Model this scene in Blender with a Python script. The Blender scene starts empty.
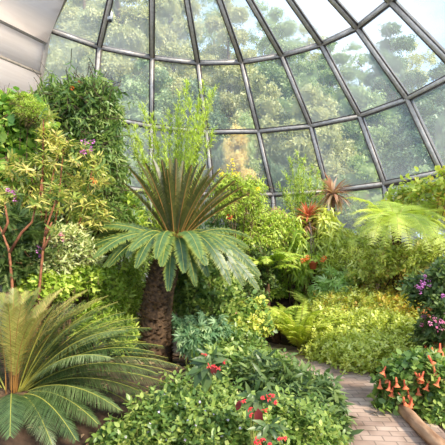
import bpy, math, random
import numpy as np
R = np.random.RandomState(7)
random.seed(7)
C = bpy.context.scene.collection
EYE, F, V0 = 1.6, 400.0, 238.0          # eye height, focal length in pixels, horizon row

def P(u, v, y):                          # photo pixel at distance y -> world point
    return np.array([(u - 222.5) / F * y, y, EYE + (V0 - v) / F * y])

# ---------------------------------------------------------------- materials
def lin(c):
    return tuple(((x / 255) / 12.92 if x / 255 <= .04045 else ((x / 255 + .055) / 1.055) ** 2.4) for x in c) + (1,)

def new_mat(name):
    m = bpy.data.materials.new(name); m.use_nodes = True
    nt = m.node_tree; nt.nodes.clear()
    return m, nt, nt.nodes.new('ShaderNodeOutputMaterial')

_leaf = {}
def leaf_mat(name, cols, tip=None, trans=.38, rough=.38, spec=.5):
    """leaf: colour varies from leaf to leaf (rnd); tip colour towards the end of the blade"""
    if name in _leaf: return _leaf[name]
    def lift(q_):
        g = sum(q_) / 3
        return tuple(min(250, (g + (c - g) * .86) * 1.12 + k) for c, k in zip(q_, (12, 10, 4)))
    cols = [lift(q_) for q_ in cols]
    m, nt, out = new_mat(name); N, L = nt.nodes.new, nt.links.new
    a = N('ShaderNodeAttribute'); a.attribute_name = 'rnd'
    r = N('ShaderNodeValToRGB'); els = r.color_ramp.elements
    els[0].position = 0; els[0].color = lin(cols[0]); els[1].position = 1; els[1].color = lin(cols[-1])
    for i, c in enumerate(cols[1:-1]):
        e = els.new((i + 1) / (len(cols) - 1)); e.color = lin(c)
    L(a.outputs['Fac'], r.inputs['Fac'])
    col = r.outputs['Color']
    if tip:
        b = N('ShaderNodeAttribute'); b.attribute_name = 'tpos'
        mr = N('ShaderNodeMapRange'); mr.inputs[1].default_value = .45; mr.inputs[2].default_value = 1.0
        mr.inputs[4].default_value = .9
        L(b.outputs['Fac'], mr.inputs[0])
        mx = N('ShaderNodeMixRGB'); mx.inputs[2].default_value = lin(tip)
        L(mr.outputs[0], mx.inputs[0]); L(col, mx.inputs[1]); col = mx.outputs[0]
    p = N('ShaderNodeBsdfPrincipled'); p.inputs['Roughness'].default_value = rough
    p.inputs['Specular IOR Level'].default_value = spec
    t = N('ShaderNodeBsdfTranslucent')
    hs = N('ShaderNodeHueSaturation'); hs.inputs['Saturation'].default_value = 1.1; hs.inputs['Value'].default_value = 1.25
    L(col, hs.inputs['Color']); L(hs.outputs[0], t.inputs['Color'])
    L(col, p.inputs['Base Color'])
    mx2 = N('ShaderNodeMixShader'); mx2.inputs[0].default_value = trans
    L(p.outputs[0], mx2.inputs[1]); L(t.outputs[0], mx2.inputs[2]); L(mx2.outputs[0], out.inputs[0])
    _leaf[name] = m
    return m

def rough_mat(name, c1, c2, scale=20, rough=.85, bump=.3, metallic=0, stretch=(1, 1, 1), spec=.3):
    if name in _leaf: return _leaf[name]
    m, nt, out = new_mat(name); N, L = nt.nodes.new, nt.links.new
    tc = N('ShaderNodeTexCoord'); mp = N('ShaderNodeMapping'); mp.inputs['Scale'].default_value = stretch
    n = N('ShaderNodeTexNoise'); n.inputs['Scale'].default_value = scale; n.inputs['Detail'].default_value = 6
    r = N('ShaderNodeValToRGB'); r.color_ramp.elements[0].color = lin(c1); r.color_ramp.elements[1].color = lin(c2)
    r.color_ramp.elements[0].position = .32; r.color_ramp.elements[1].position = .68
    p = N('ShaderNodeBsdfPrincipled'); p.inputs['Roughness'].default_value = rough; p.inputs['Metallic'].default_value = metallic
    p.inputs['Specular IOR Level'].default_value = spec
    b = N('ShaderNodeBump'); b.inputs['Strength'].default_value = bump; b.inputs['Distance'].default_value = .02
    L(tc.outputs['Object'], mp.inputs[0]); L(mp.outputs[0], n.inputs['Vector']); L(n.outputs[0], r.inputs[0])
    L(r.outputs[0], p.inputs['Base Color']); L(n.outputs[0], b.inputs['Height']); L(b.outputs[0], p.inputs['Normal'])
    L(p.outputs[0], out.inputs[0])
    _leaf[name] = m
    return m

def plain(name, c, rough=.5, metallic=0):
    return rough_mat(name, tuple(int(x * .88) for x in c), c, 30, rough, .05, metallic)

BARK = rough_mat('bark', (70, 50, 36), (128, 98, 72), 30, .9, .5)
REDSTEM = rough_mat('reddish stem', (110, 64, 42), (165, 108, 72), 30, .7, .3)
GREENSTEM = rough_mat('green stem', (86, 96, 40), (140, 142, 70), 30, .6, .2)
DARKSTEM = rough_mat('dark stem', (44, 36, 26), (84, 68, 46), 30, .8, .3)

# ---------------------------------------------------------------- mesh collecting
class MB:
    def __init__(s): s.v = []; s.f = []; s.r = []; s.t = []; s.n = 0
    def add(s, v, f, rnd=.5, t=0.0):
        v = np.asarray(v, float).reshape(-1, 3); f = np.asarray(f, int).reshape(-1, 3)
        s.v.append(v); s.f.append(f + s.n); s.n += len(v)
        s.r.append(np.broadcast_to(np.asarray(rnd, float), (len(v),)).copy())
        s.t.append(np.broadcast_to(np.asarray(t, float), (len(v),)).copy())
    def build(s, name, mat, parent=None, smooth=False):
        v = np.concatenate(s.v); f = np.concatenate(s.f)
        q = parent
        while q is not None: v = v - np.array(q.location); q = q.parent
        me = bpy.data.meshes.new(name)
        me.vertices.add(len(v)); me.vertices.foreach_set('co', v.astype(np.float32).ravel())
        me.loops.add(f.size); me.loops.foreach_set('vertex_index', f.astype(np.int32).ravel())
        me.polygons.add(len(f)); me.polygons.foreach_set('loop_start', np.arange(0, f.size, 3, dtype=np.int32))
        me.polygons.foreach_set('loop_total', np.full(len(f), 3, np.int32))
        if smooth: me.polygons.foreach_set('use_smooth', np.ones(len(f), bool))
        for nm, arr in (('rnd', s.r), ('tpos', s.t)):
            at = me.attributes.new(nm, 'FLOAT', 'POINT'); at.data.foreach_set('value', np.concatenate(arr).astype(np.float32))
        me.update(calc_edges=True); me.materials.append(mat)
        o = bpy.data.objects.new(name, me); C.objects.link(o)
        if parent is not None: o.parent = parent
        return o

def nrm(a):
    a = np.asarray(a, float); return a / np.maximum(np.linalg.norm(a, axis=-1, keepdims=True), 1e-9)

def place(mb, tpl, pos, d, up, size, width=None, rnd=None):
    """copies of a leaf template: +Y along d, +Z near up"""
    V, Fc, T = tpl
    pos = np.asarray(pos, float).reshape(-1, 3); n = len(pos)
    y = nrm(np.broadcast_to(d, (n, 3))); z = np.broadcast_to(up, (n, 3))
    x = nrm(np.cross(y, z) + 1e-6); z = np.cross(x, y)
    size = np.broadcast_to(size, (n,)); width = size if width is None else np.broadcast_to(width, (n,))
    W = (pos[:, None] + V[None, :, 0:1] * (x * width[:, None])[:, None] + V[None, :, 1:2] * (y * size[:, None])[:, None]
         + V[None, :, 2:3] * (z * size[:, None])[:, None])
    rnd = R.rand(n) if rnd is None else np.broadcast_to(rnd, (n,))
    k = len(V)
    mb.add(W.reshape(-1, 3), (Fc[None] + (np.arange(n) * k)[:, None, None]).reshape(-1, 3), np.repeat(rnd, k), np.tile(T, n))

def leaf_tpl(w=.4, droop=.12, fold=.08, wide=.4):
    ys = [0, wide * .55, wide + .22, 1.0]; ws = [0, .85 * w / 2, w / 2 * .92, 0]
    zc = lambda t: -droop * t * t
    V = [(0, 0, 0)]; T = [0]
    for i in (1, 2):
        for sx in (-1, 0, 1):
            V.append((sx * ws[i], ys[i], zc(ys[i]) + (fold * ws[i] * 2 if sx else 0))); T.append(ys[i] * .6 + (.3 if sx else 0))
    V.append((0, 1, zc(1))); T.append(1)
    Fc = [(0, 2, 1), (0, 3, 2), (1, 2, 5), (1, 5, 4), (2, 3, 6), (2, 6, 5), (4, 5, 7), (5, 6, 7)]
    return np.array(V, float), np.array(Fc), np.array(T, float)
def diamond_tpl(w=.5, droop=.1, fold=.1):
    V = [(0, 0, 0), (w / 2, .45, fold), (0, 1, -droop), (-w / 2, .45, fold)]
    return np.array(V, float), np.array([(0, 1, 2), (0, 2, 3)]), np.array([0, .5, 1, .5])
def blade_tpl(w=.06, droop=.15):
    V = [(-w / 2, 0, 0), (w / 2, 0, 0), (-w / 2, .55, -droop * .25), (w / 2, .55, -droop * .25), (0, 1, -droop)]
    return np.array(V, float), np.array([(0, 1, 3), (0, 3, 2), (2, 3, 4)]), np.array([0, 0, .55, .55, 1.0])
def combine(parts):
    V, Fc, T, n = [], [], [], 0
    for v, f, t in parts: V.append(v); Fc.append(f + n); T.append(t); n += len(v)
    return np.concatenate(V), np.concatenate(Fc), np.concatenate(T)
def xform(tpl, ang, s, off, pitch=0):
    V, Fc, T = tpl; c, sn = math.cos(ang), math.sin(ang)
    v = V * s; cp, sp = math.cos(pitch), math.sin(pitch)
    v = np.stack([v[:, 0], v[:, 1] * cp - v[:, 2] * sp, v[:, 1] * sp + v[:, 2] * cp], 1)
    return np.stack([v[:, 0] * c + v[:, 1] * sn, -v[:, 0] * sn + v[:, 1] * c, v[:, 2]], 1) + np.array(off), Fc, T
OVATE = leaf_tpl(.52); BROAD = leaf_tpl(.72, .18, .06); LANCE = leaf_tpl(.26, .22, .1, .35); STRAP = leaf_tpl(.12, .45, .1)
DIA = diamond_tpl(); NARROW = diamond_tpl(.2, .15, .04); SLIM = leaf_tpl(.15, .2, .1)
PALM = combine([xform(leaf_tpl(.24, .3, .08), a, s, (0, .35, 0), -.25) for a, s in
                ((0, .68), (.75, .62), (-.75, .62), (1.5, .5), (-1.5, .5), (2.3, .36), (-2.3, .36))] + [(np.array([(-.01, 0, 0), (.01, 0, 0), (0, .36, 0)]), np.array([(0, 1, 2)]), np.zeros(3))])
PINN = combine([xform(diamond_tpl(.34, .12, .05), sg * 1.05, .3 * (1 - .45 * abs(t - .45)), (0, t, -.14 * t * t), -.1)
                for t in np.linspace(.16, .92, 9) for sg in (-1, 1)] + [xform(diamond_tpl(.34), 0, .26, (0, .9, -.12))]
               + [(np.array([(-.008, 0, 0), (.008, 0, 0), (0, 1, -.14)]), np.array([(0, 1, 2)]), np.zeros(3))])
PINNA = combine([xform(diamond_tpl(.36, .08, .03), sg * 1.0, .2 * (1.05 - t), (0, t, -.16 * t * t), 0)
                 for t in np.linspace(.02, .95, 12) for sg in (-1, 1)] + [(np.array([(-.012, 0, 0), (.012, 0, 0), (0, 1, -.16)]), np.array([(0, 1, 2)]), np.zeros(3))])
TULIP = leaf_tpl(.4, -.1, .2)

def tube(mb, pts, rad, sides=6, rnd=.5, cap=True):
    pts = np.asarray(pts, float); n = len(pts); rad = np.broadcast_to(rad, (n,))
    t = nrm(np.gradient(pts, axis=0)); ref = np.array([.31, .87, .38]) if abs(t[0] @ np.array([0, 0, 1])) > .8 else np.array([0, 0, 1.])
    x = nrm(np.cross(t, ref)); y = np.cross(t, x)
    a = np.arange(sides) * 2 * math.pi / sides
    V = pts[:, None] + rad[:, None, None] * (np.cos(a)[None, :, None] * x[:, None] + np.sin(a)[None, :, None] * y[:, None])
    Fc = []
    for i in range(n - 1):
        for j in range(sides):
            a0, b0 = i * sides + j, i * sides + (j + 1) % sides
            Fc += [(a0, b0, b0 + sides), (a0, b0 + sides, a0 + sides)]
    V = V.reshape(-1, 3); 
    if cap:
        V = np.concatenate([V, pts[:1], pts[-1:]]); k = n * sides
        for j in range(sides):
            Fc += [(k, (j + 1) % sides, j), (k + 1, (n - 1) * sides + j, (n - 1) * sides + (j + 1) % sides)]
    mb.add(V, Fc, rnd)

def bez(a, b, c, n=10):
    s = np.linspace(0, 1, n)[:, None]
    return (1 - s) ** 2 * a + 2 * s * (1 - s) * b + s * s * c

def box(mb, p0, p1, w, h, ref=(0, 0, 1), off=0.0, offn=0.0):
    """bar from p0 to p1, w across, h along its normal; shifted by off across and offn along the normal"""
    p0, p1 = np.asarray(p0, float), np.asarray(p1, float); d = nrm(p1 - p0); s = nrm(np.cross(d, ref)); n = np.cross(s, d)
    V = []
    for p in (p0, p1):
        for a, b in ((-1, -1), (1, -1), (1, 1), (-1, 1)): V.append(p + s * (off + a * w / 2) + n * (offn + b * h / 2))
    q = [(0, 3, 2, 1), (4, 5, 6, 7), (0, 1, 5, 4), (1, 2, 6, 5), (2, 3, 7, 6), (3, 0, 4, 7)]
    mb.add(V, [t for a, b, c, e in q for t in ((a, b, c), (a, c, e))])

def lathe(mb, prof, c, sides=16):
    a = np.arange(sides) * 2 * math.pi / sides; V = []
    for r, z in prof: V += [(c[0] + r * math.cos(x), c[1] + r * math.sin(x), c[2] + z) for x in a]
    Fc = []
    for i in range(len(prof) - 1):
        for j in range(sides):
            p, q = i * sides + j, i * sides + (j + 1) % sides; Fc += [(p, q, q + sides), (p, q + sides, p + sides)]
    mb.add(V, Fc)

def tag(o, label=None, cat=None, group=None, kind=None):
    if label: o['label'] = label
    if cat: o['category'] = cat
    if group: o['group'] = group
    if kind: o['kind'] = kind
    return o
def empty(name, loc, label=None, cat=None, group=None, kind=None):
    o = bpy.data.objects.new(name, None); C.objects.link(o); o.location = loc; o.empty_display_size = .1
    return tag(o, label, cat, group, kind)

# ---------------------------------------------------------------- ground and path
PATH = np.array([(1.02, .6), (1.10, 2.2), (1.20, 3.3), (1.22, 4.2), (1.0, 4.95), (.5, 5.5), (-.4, 6.0), (-1.8, 6.4)])
def path_dist(x, y):
    p = np.stack([np.asarray(x, float), np.asarray(y, float)], -1); best = np.full(p.shape[:-1], 1e9)
    for a, b in zip(PATH[:-1], PATH[1:]):
        ab = b - a; t = np.clip(((p - a) @ ab) / (ab @ ab), 0, 1); best = np.minimum(best, np.linalg.norm(p - a - t[..., None] * ab, axis=-1))
    return best
def sst(a, b, x):
    t = np.clip((np.asarray(x, float) - a) / (b - a), 0, 1); return t * t * (3 - 2 * t)
def ground(x, y):
    d = path_dist(x, y); x = np.asarray(x, float); y = np.asarray(y, float)
    h = .22 * sst(.62, 1.7, d) + .25 * sst(1.0, 3.2, d) * sst(.3, 2.0, -x) + .5 * sst(.8, 3.5, d) * sst(5.2, 8.5, y) * sst(0, 1, x)
    return h * (1 - sst(9.5, 12.0, y))
def groundP(x, y): return np.array([x, y, float(ground(x, y))])

gx = np.arange(-9, 9.01, .12); gy = np.arange(-.5, 13.01, .12); X, Y = np.meshgrid(gx, gy)
Z = ground(X, Y) + .012 * np.sin(X * 23 + Y * 7) * np.sin(Y * 19) * sst(.6, .9, path_dist(X, Y)) - .012
mb = MB(); nx, ny = len(gx), len(gy)
idx = np.arange(nx * ny).reshape(ny, nx)
a, b, c, d = idx[:-1, :-1].ravel(), idx[:-1, 1:].ravel(), idx[1:, 1:].ravel(), idx[1:, :-1].ravel()
mb.add(np.stack([X, Y, Z], -1).reshape(-1, 3), np.concatenate([np.stack([a, b, c], 1), np.stack([a, c, d], 1)]))
SOIL = rough_mat('dark soil', (32, 23, 17), (92, 70, 53), 9, .95, .9)
tag(mb.build('floor', SOIL, smooth=True), kind='structure')

m, nt, out = new_mat('brick paving'); N, L = nt.nodes.new, nt.links.new
uvn = N('ShaderNodeUVMap'); uvn.uv_map = 'UVMap'
br = N('ShaderNodeTexBrick'); br.inputs['Color1'].default_value = lin((196, 170, 150)); br.inputs['Color2'].default_value = lin((166, 138, 120))
br.inputs['Mortar'].default_value = lin((140, 120, 104)); br.inputs['Scale'].default_value = 1.0; br.inputs['Mortar Size'].default_value = .006
br.inputs['Brick Width'].default_value = .17; br.inputs['Row Height'].default_value = .085; br.inputs['Mortar Smooth'].default_value = .3
ns = N('ShaderNodeTexNoise'); ns.inputs['Scale'].default_value = 3; ns.inputs['Detail'].default_value = 8
rp = N('ShaderNodeValToRGB'); rp.color_ramp.elements[0].color = lin((170, 160, 152)); rp.color_ramp.elements[1].color = (1, 1, 1, 1)
rp.color_ramp.elements[0].position = .3; rp.color_ramp.elements[1].position = .6
mu = N('ShaderNodeMixRGB'); mu.blend_type = 'MULTIPLY'; mu.inputs[0].default_value = 1
p = N('ShaderNodeBsdfPrincipled'); p.inputs['Roughness'].default_value = .85
bp = N('ShaderNodeBump'); bp.inputs['Strength'].default_value = .5; bp.inputs['Distance'].default_value = .01; bp.invert = True
L(uvn.outputs[0], br.inputs['Vector']); L(uvn.outputs[0], ns.inputs['Vector']); L(ns.outputs[0], rp.inputs[0]); L(br.outputs[0], mu.inputs[1]); L(rp.outputs[0], mu.inputs[2])
L(mu.outputs[0], p.inputs['Base Color']); L(br.outputs['Fac'], bp.inputs['Height']); L(bp.outputs[0], p.inputs['Normal']); L(p.outputs[0], out.inputs[0])
BRICK = m
ts = np.linspace(0, len(PATH) - 1, 80); pc = []
for t in ts:                                              # Catmull-Rom through the path points
    i = min(int(t), len(PATH) - 2); f = t - i; q = [PATH[min(max(i + k, 0), len(PATH) - 1)] for k in (-1, 0, 1, 2)]
    pc.append(.5 * (2 * q[1] + (q[2] - q[0]) * f + (2 * q[0] - 5 * q[1] + 4 * q[2] - q[3]) * f * f + (3 * q[1] - q[0] - 3 * q[2] + q[3]) * f ** 3))
pc = np.array(pc); tg = nrm(np.gradient(pc, axis=0)); sd = np.stack([tg[:, 1], -tg[:, 0]], 1); HW = .62
arc = np.concatenate([[0], np.cumsum(np.linalg.norm(np.diff(pc, axis=0), axis=1))])
verts, faces, uvs = [], [], []
for i in range(len(pc)):
    for k, s_ in enumerate((-HW, HW)):
        verts.append((*(pc[i] + sd[i] * s_), .006)); uvs.append((s_, arc[i]))
for i in range(len(pc) - 1): faces.append((2 * i, 2 * i + 1, 2 * i + 3, 2 * i + 2))
me = bpy.data.meshes.new('path'); me.from_pydata(verts, [], faces); ul = me.uv_layers.new(name='UVMap')
for lp in me.loops: ul.data[lp.index].uv = uvs[lp.vertex_index]
me.materials.append(BRICK); o = bpy.data.objects.new('path', me); C.objects.link(o); tag(o, kind='structure')

mb = MB()                                                # the land outside the glass
mb.add([(-80, 12.5, -.05), (80, 12.5, -.05), (80, 120, -.05), (-80, 120, -.05)], [(0, 1, 2), (0, 2, 3)])
tag(mb.build('ground', rough_mat('lawn outside', (70, 84, 40), (120, 128, 74), 2, .95, .2)), kind='structure')

# ---------------------------------------------------------------- glass dome
KS = list(range(-2, 8))
J1 = {-2: (48, 29), -1: (99, 47), 0: (152, 57.5), 1: (198, 63), 2: (241.6, 62), 3: (282, 55.5), 4: (321.5, 44.5), 5: (357.5, 27.5), 6: (391, 1), 7: (425, -36)}
J2 = {-2: (35, 99), -1: (94.5, 115.5), 0: (151.5, 126.5), 1: (206.5, 132), 2: (258.5, 131.4), 3: (311, 126), 4: (360, 116), 5: (408, 99), 6: (460, 72), 7: (505, 36)}
J3 = {-2: (26, 166), -1: (91, 185), 0: (151, 191.5), 1: (213, 194.5), 2: (273, 194.5), 3: (328, 191.5), 4: (385, 184), 5: (442.5, 172.5), 6: (505, 152), 7: (565, 122)}
SL = {-2: -.48, -1: -.235, 0: 0, 1: .175, 2: .35, 3: .58, 4: .70, 5: .89, 6: 1.0, 7: 1.1}
H1, H2, H3 = 4.7, 3.0, 1.25
def ringpt(uv, h): return P(uv[0], uv[1], F * h / (V0 - uv[1]))
G1 = {k: ringpt(J1[k], H1) for k in KS}; G2 = {k: ringpt(J2[k], H2) for k in KS}; G3 = {k: ringpt(J3[k], H3) for k in KS}
G0, GA = {}, {}
for k in KS:
    y0 = G1[k][1] * .77; v = V0 - F * 5.6 / y0; u = J1[k][0] - SL[k] * (J1[k][1] - v); G0[k] = P(u, v, y0)
    G0[k][2] = 5.6 + EYE
G4 = {k: np.array([*(G3[k] + (G3[k] - G2[k]) * .5)[:2], 0.0]) for k in KS}
AXIS = np.array([-1.2, 5.0, 4.0])
ALU = rough_mat('pale aluminium', (186, 176, 166), (214, 204, 194), 12, .4, .03, .2)
GASK = rough_mat('dark steel edging', (74, 66, 62), (104, 94, 88), 12, .5, .05, .1)
def glassmat():
    m, nt, out = new_mat('dusty glass with painted reflections'); N, L = nt.nodes.new, nt.links.new
    tr = N('ShaderNodeBsdfTransparent'); tr.inputs[0].default_value = (.93, .95, .94, 1)
    df = N('ShaderNodeBsdfDiffuse'); df.inputs[0].default_value = (.86, .87, .84, 1)
    tl = N('ShaderNodeBsdfTranslucent'); tl.inputs[0].default_value = (.88, .89, .86, 1)
    dm = N('ShaderNodeMixShader'); dm.inputs[0].default_value = .5; L(df.outputs[0], dm.inputs[1]); L(tl.outputs[0], dm.inputs[2])
    tc = N('ShaderNodeTexCoord'); n1 = N('ShaderNodeTexNoise'); n1.inputs['Scale'].default_value = .7; n1.inputs['Detail'].default_value = 7
    mp = N('ShaderNodeMapping'); mp.inputs['Rotation'].default_value = (0, .5, .3); mp.inputs['Scale'].default_value = (9, 9, .7)
    n2 = N('ShaderNodeTexNoise'); n2.inputs['Scale'].default_value = 1.5; n2.inputs['Detail'].default_value = 5
    L(tc.outputs['Object'], n1.inputs['Vector']); L(tc.outputs['Object'], mp.inputs[0]); L(mp.outputs[0], n2.inputs['Vector'])
    r1 = N('ShaderNodeMapRange'); r1.inputs[1].default_value = .3; r1.inputs[2].default_value = .7; r1.inputs[3].default_value = GL[0]; r1.inputs[4].default_value = GL[1]
    r2 = N('ShaderNodeMapRange'); r2.inputs[1].default_value = .62; r2.inputs[2].default_value = .8; r2.inputs[3].default_value = 0; r2.inputs[4].default_value = .12  # pale streaks painted into the dust in place of reflections on the panes
    ad = N('ShaderNodeMath'); L(n1.outputs[0], r1.inputs[0]); L(n2.outputs[0], r2.inputs[0]); L(r1.outputs[0], ad.inputs[0]); L(r2.outputs[0], ad.inputs[1])
    mx = N('ShaderNodeMixShader'); L(ad.outputs[0], mx.inputs[0]); L(tr.outputs[0], mx.inputs[1]); L(dm.outputs[0], mx.inputs[2])
    gl = N('ShaderNodeBsdfGlossy'); gl.inputs['Roughness'].default_value = .03
    fr = N('ShaderNodeFresnel'); fr.inputs[0].default_value = 1.12
    m3 = N('ShaderNodeMixShader'); L(fr.outputs[0], m3.inputs[0]); L(mx.outputs[0], m3.inputs[1]); L(gl.outputs[0], m3.inputs[2]); L(m3.outputs[0], out.inputs[0])
    return m
GL = (.19, .34)
GLASS = glassmat()
rings = [G0, G1, G2, G3, G4]
tn = wn = 0
def bar(p0, p1):
    global tn
    mid = (p0 + p1) / 2; ref = nrm(AXIS - mid)
    tn += 1
    a_ = MB(); box(a_, p0, p1, .075, .07, ref, 0, .02); o = a_.build(f'trim_{tn}', ALU); tag(o, kind='structure')
    g = MB(); box(g, p0, p1, .034, .075, ref, -.0545, .0); box(g, p0, p1, .034, .075, ref, .0545, .0); g.build('edging', GASK, o)
for k in KS:
    for a_, b_ in zip(rings[:-1], rings[1:]): bar(a_[k], b_[k])
for g in rings[:4]:
    for k in KS[:-1]: bar(g[k], g[k + 1])
for k in KS[:-1]:
    for a_, b_ in zip(rings[:-1], rings[1:]):
        q = MB(); n = nrm(np.cross(a_[k + 1] - a_[k], b_[k] - a_[k])); t = n * .004
        pts = [a_[k], a_[k + 1], b_[k + 1], b_[k]]
        c0 = sum(pts) / 4; pts = [c0 + (x - c0) * .992 for x in pts]
        fl = (n @ (AXIS - c0)) < 0; q.add(pts, [(0, 2, 1), (0, 3, 2)] if fl else [(0, 1, 2), (0, 2, 3)])
        wn += 1; tag(q.build(f'window_{wn}', GLASS), kind='structure')

# pale boarded part of the roof left of the glass
WL = empty('wall_left', (0, 0, 0), kind='structure')
BOARD = rough_mat('pale boards', (214, 202, 192), (234, 224, 216), 3, .8, .08, stretch=(.4, .4, 6))
nt = BOARD.node_tree; pr = next(n_ for n_ in nt.nodes if n_.type == 'BSDF_PRINCIPLED'); tl = nt.nodes.new('ShaderNodeBsdfTranslucent'); mx = nt.nodes.new('ShaderNodeMixShader')
mx.inputs[0].default_value = .6; tl.inputs[0].default_value = lin((246, 236, 228)); nt.links.new(pr.outputs[0], mx.inputs[1]); nt.links.new(tl.outputs[0], mx.inputs[2])
nt.links.new(mx.outputs[0], next(n_ for n_ in nt.nodes if n_.type == 'OUTPUT_MATERIAL').inputs[0])
BATT = rough_mat('board batten', (150, 138, 122), (176, 162, 146), 12, .6, .05)
railA = [G0[-2], G1[-2], G2[-2], G3[-2], G4[-2]]
off = [np.array([-2.3, -3.4, 0]), np.array([-2.0, -3.6, 0]), np.array([-1.9, -3.8, 0]), np.array([-1.8, -3.9, 0]), np.array([-1.7, -4, 0])]
def along(zt, shift):
    pts = [p + (o_ if shift else 0) for p, o_ in zip(railA, off)]
    for a_, b_ in zip(pts[:-1], pts[1:]):
        if a_[2] >= zt >= b_[2]: return a_ + (b_ - a_) * (a_[2] - zt) / (a_[2] - b_[2])
    return pts[-1]
zs = [G1[-2][2] + .37 - .74 * i for i in range(-3, 9)]
zs = [z for z in zs if .1 < z < railA[0][2] - .05] + [.02]
for i in range(len(zs) - 1):
    q = MB(); a0, a1, b0, b1 = along(zs[i], 0), along(zs[i + 1], 0), along(zs[i], 1), along(zs[i + 1], 1)
    n = nrm(np.cross(b0 - a0, a1 - a0)); V = [a0, b0, b1, a1]; V = V + [x + n * .05 for x in V]
    q.add(V, [t for a_, b_, c_, e_ in ((0, 1, 2, 3), (7, 6, 5, 4), (0, 4, 5, 1), (1, 5, 6, 2), (2, 6, 7, 3), (3, 7, 4, 0)) for t in ((a_, b_, c_), (a_, c_, e_))])
    q.build('cladding_panel', BOARD, WL)
    q = MB(); box(q, a0, b0, .06, .14, nrm(AXIS - (a0 + b0) / 2)); q.build('batten', BATT, WL)
q = MB()
for a_, b_ in zip(railA[:-1], railA[1:]): box(q, a_, b_, .14, .12, nrm(AXIS - a_))
q.build('edge_trim', BATT, WL)

# ---------------------------------------------------------------- plants: generic shrub
def blob(u, v, y, ru, rv, ry=None):
    s = y / F; return (P(u, v, y), np.array([ru * s, (ry if ry else (ru + rv) / 2 * s * .9), rv * s]))
def front(blobs, u, v):
    d = np.array([(u - 222.5) / F, 1.0, (V0 - v) / F]); o_ = np.array([0, 0, EYE]); best = None
    for c, r in blobs:
        a_ = ((d / r) ** 2).sum(); b_ = 2 * ((d / r) * ((o_ - c) / r)).sum(); cc = (((o_ - c) / r) ** 2).sum() - 1
        D = b_ * b_ - 4 * a_ * cc
        t = (-b_ - math.sqrt(D)) / (2 * a_) if D > 0 else None
        if t and (best is None or t < best): best = t
    if best is None: best = min(blobs, key=lambda b_: np.linalg.norm((P(u, v, b_[0][1]) - b_[0]) / b_[1]))[0][1]
    return best

def sphere_pts(n):
    v = nrm(R.randn(n, 3)); return v
def twigs(blobs, n, inner=.55, back=.45):
    area = np.array([(r[0] * r[2] + r[0] * r[1] + r[1] * r[2]) for c, r in blobs]); k = R.choice(len(blobs), n * 2, p=area / area.sum())
    d = sphere_pts(n * 2); keep = (d[:, 1] < .25) | (R.rand(n * 2) < back); keep &= (d[:, 2] > -.75)
    d = d[keep][:n]; k = k[keep][:n]
    cc = np.array([b_[0] for b_ in blobs])[k]; rr = np.array([b_[1] for b_ in blobs])[k]
    rad = ((inner + (1 - inner) * np.sqrt(R.rand(len(d)))) * (1 + OUTL * R.rand(len(d)) ** 4))[:, None]
    return cc + rr * d * rad, nrm(d / rr)
def foliage(mb, blobs, n, lpt, leaf, size, ratio=1.0, twig=.12, up=.5, spread=.9, droop=0., jitter=.5, inner=.55, back=.45, stem=None, zmin=None):
    tip, outw = twigs(blobs, n, inner, back); n = len(tip)
    ax = nrm(outw * .7 + np.array([0, 0, up]) + R.randn(n, 3) * jitter)
    base = tip - ax * twig; tw = R.rand(n)
    ref = nrm(np.cross(ax, R.randn(n, 3))); ref2 = np.cross(ax, ref)
    for i in range(lpt):
        f = (i + .5) / lpt; a_ = i * 2.4 + R.rand(n) * .8
        rad = np.cos(a_)[:, None] * ref + np.sin(a_)[:, None] * ref2
        d = nrm(rad * spread + ax * (.35 + .65 * f ** 3) + np.array([0, 0, -droop]) + R.randn(n, 3) * .12)
        pos = base + ax * twig * f
        if zmin is not None: pos[:, 2] = np.maximum(pos[:, 2], zmin)
        nm = nrm(ax + np.array([0, -.25, .55]) + R.randn(n, 3) * .25)
        s = size * (.65 + .6 * R.rand(n))
        place(mb, leaf, pos, d, nm, s, s * ratio, np.clip(.6 * tw + .45 * R.rand(n) - .02, 0, 1))
    if stem is not None:
        place(stem, blade_tpl(.03, 0), base - ax * twig * .5, ax, outw, twig * 1.15)

def petal_ball(mb, c, r, n=26, ps=.5):
    d = sphere_pts(n); d[:, 1] -= .3; d = nrm(d)
    place(mb, diamond_tpl(.75, .1, .08), c + d * r * .35, d, nrm(np.array([0, -.4, 1.]) + R.randn(n, 3) * .4), r * ps * 1.4)
DENS, LSC, OUTL = 2.3, .7, .5
def petal(name, c1, c2, tip=None): return leaf_mat(name, (c1, c2), tip, .3, .5, .2)

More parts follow.
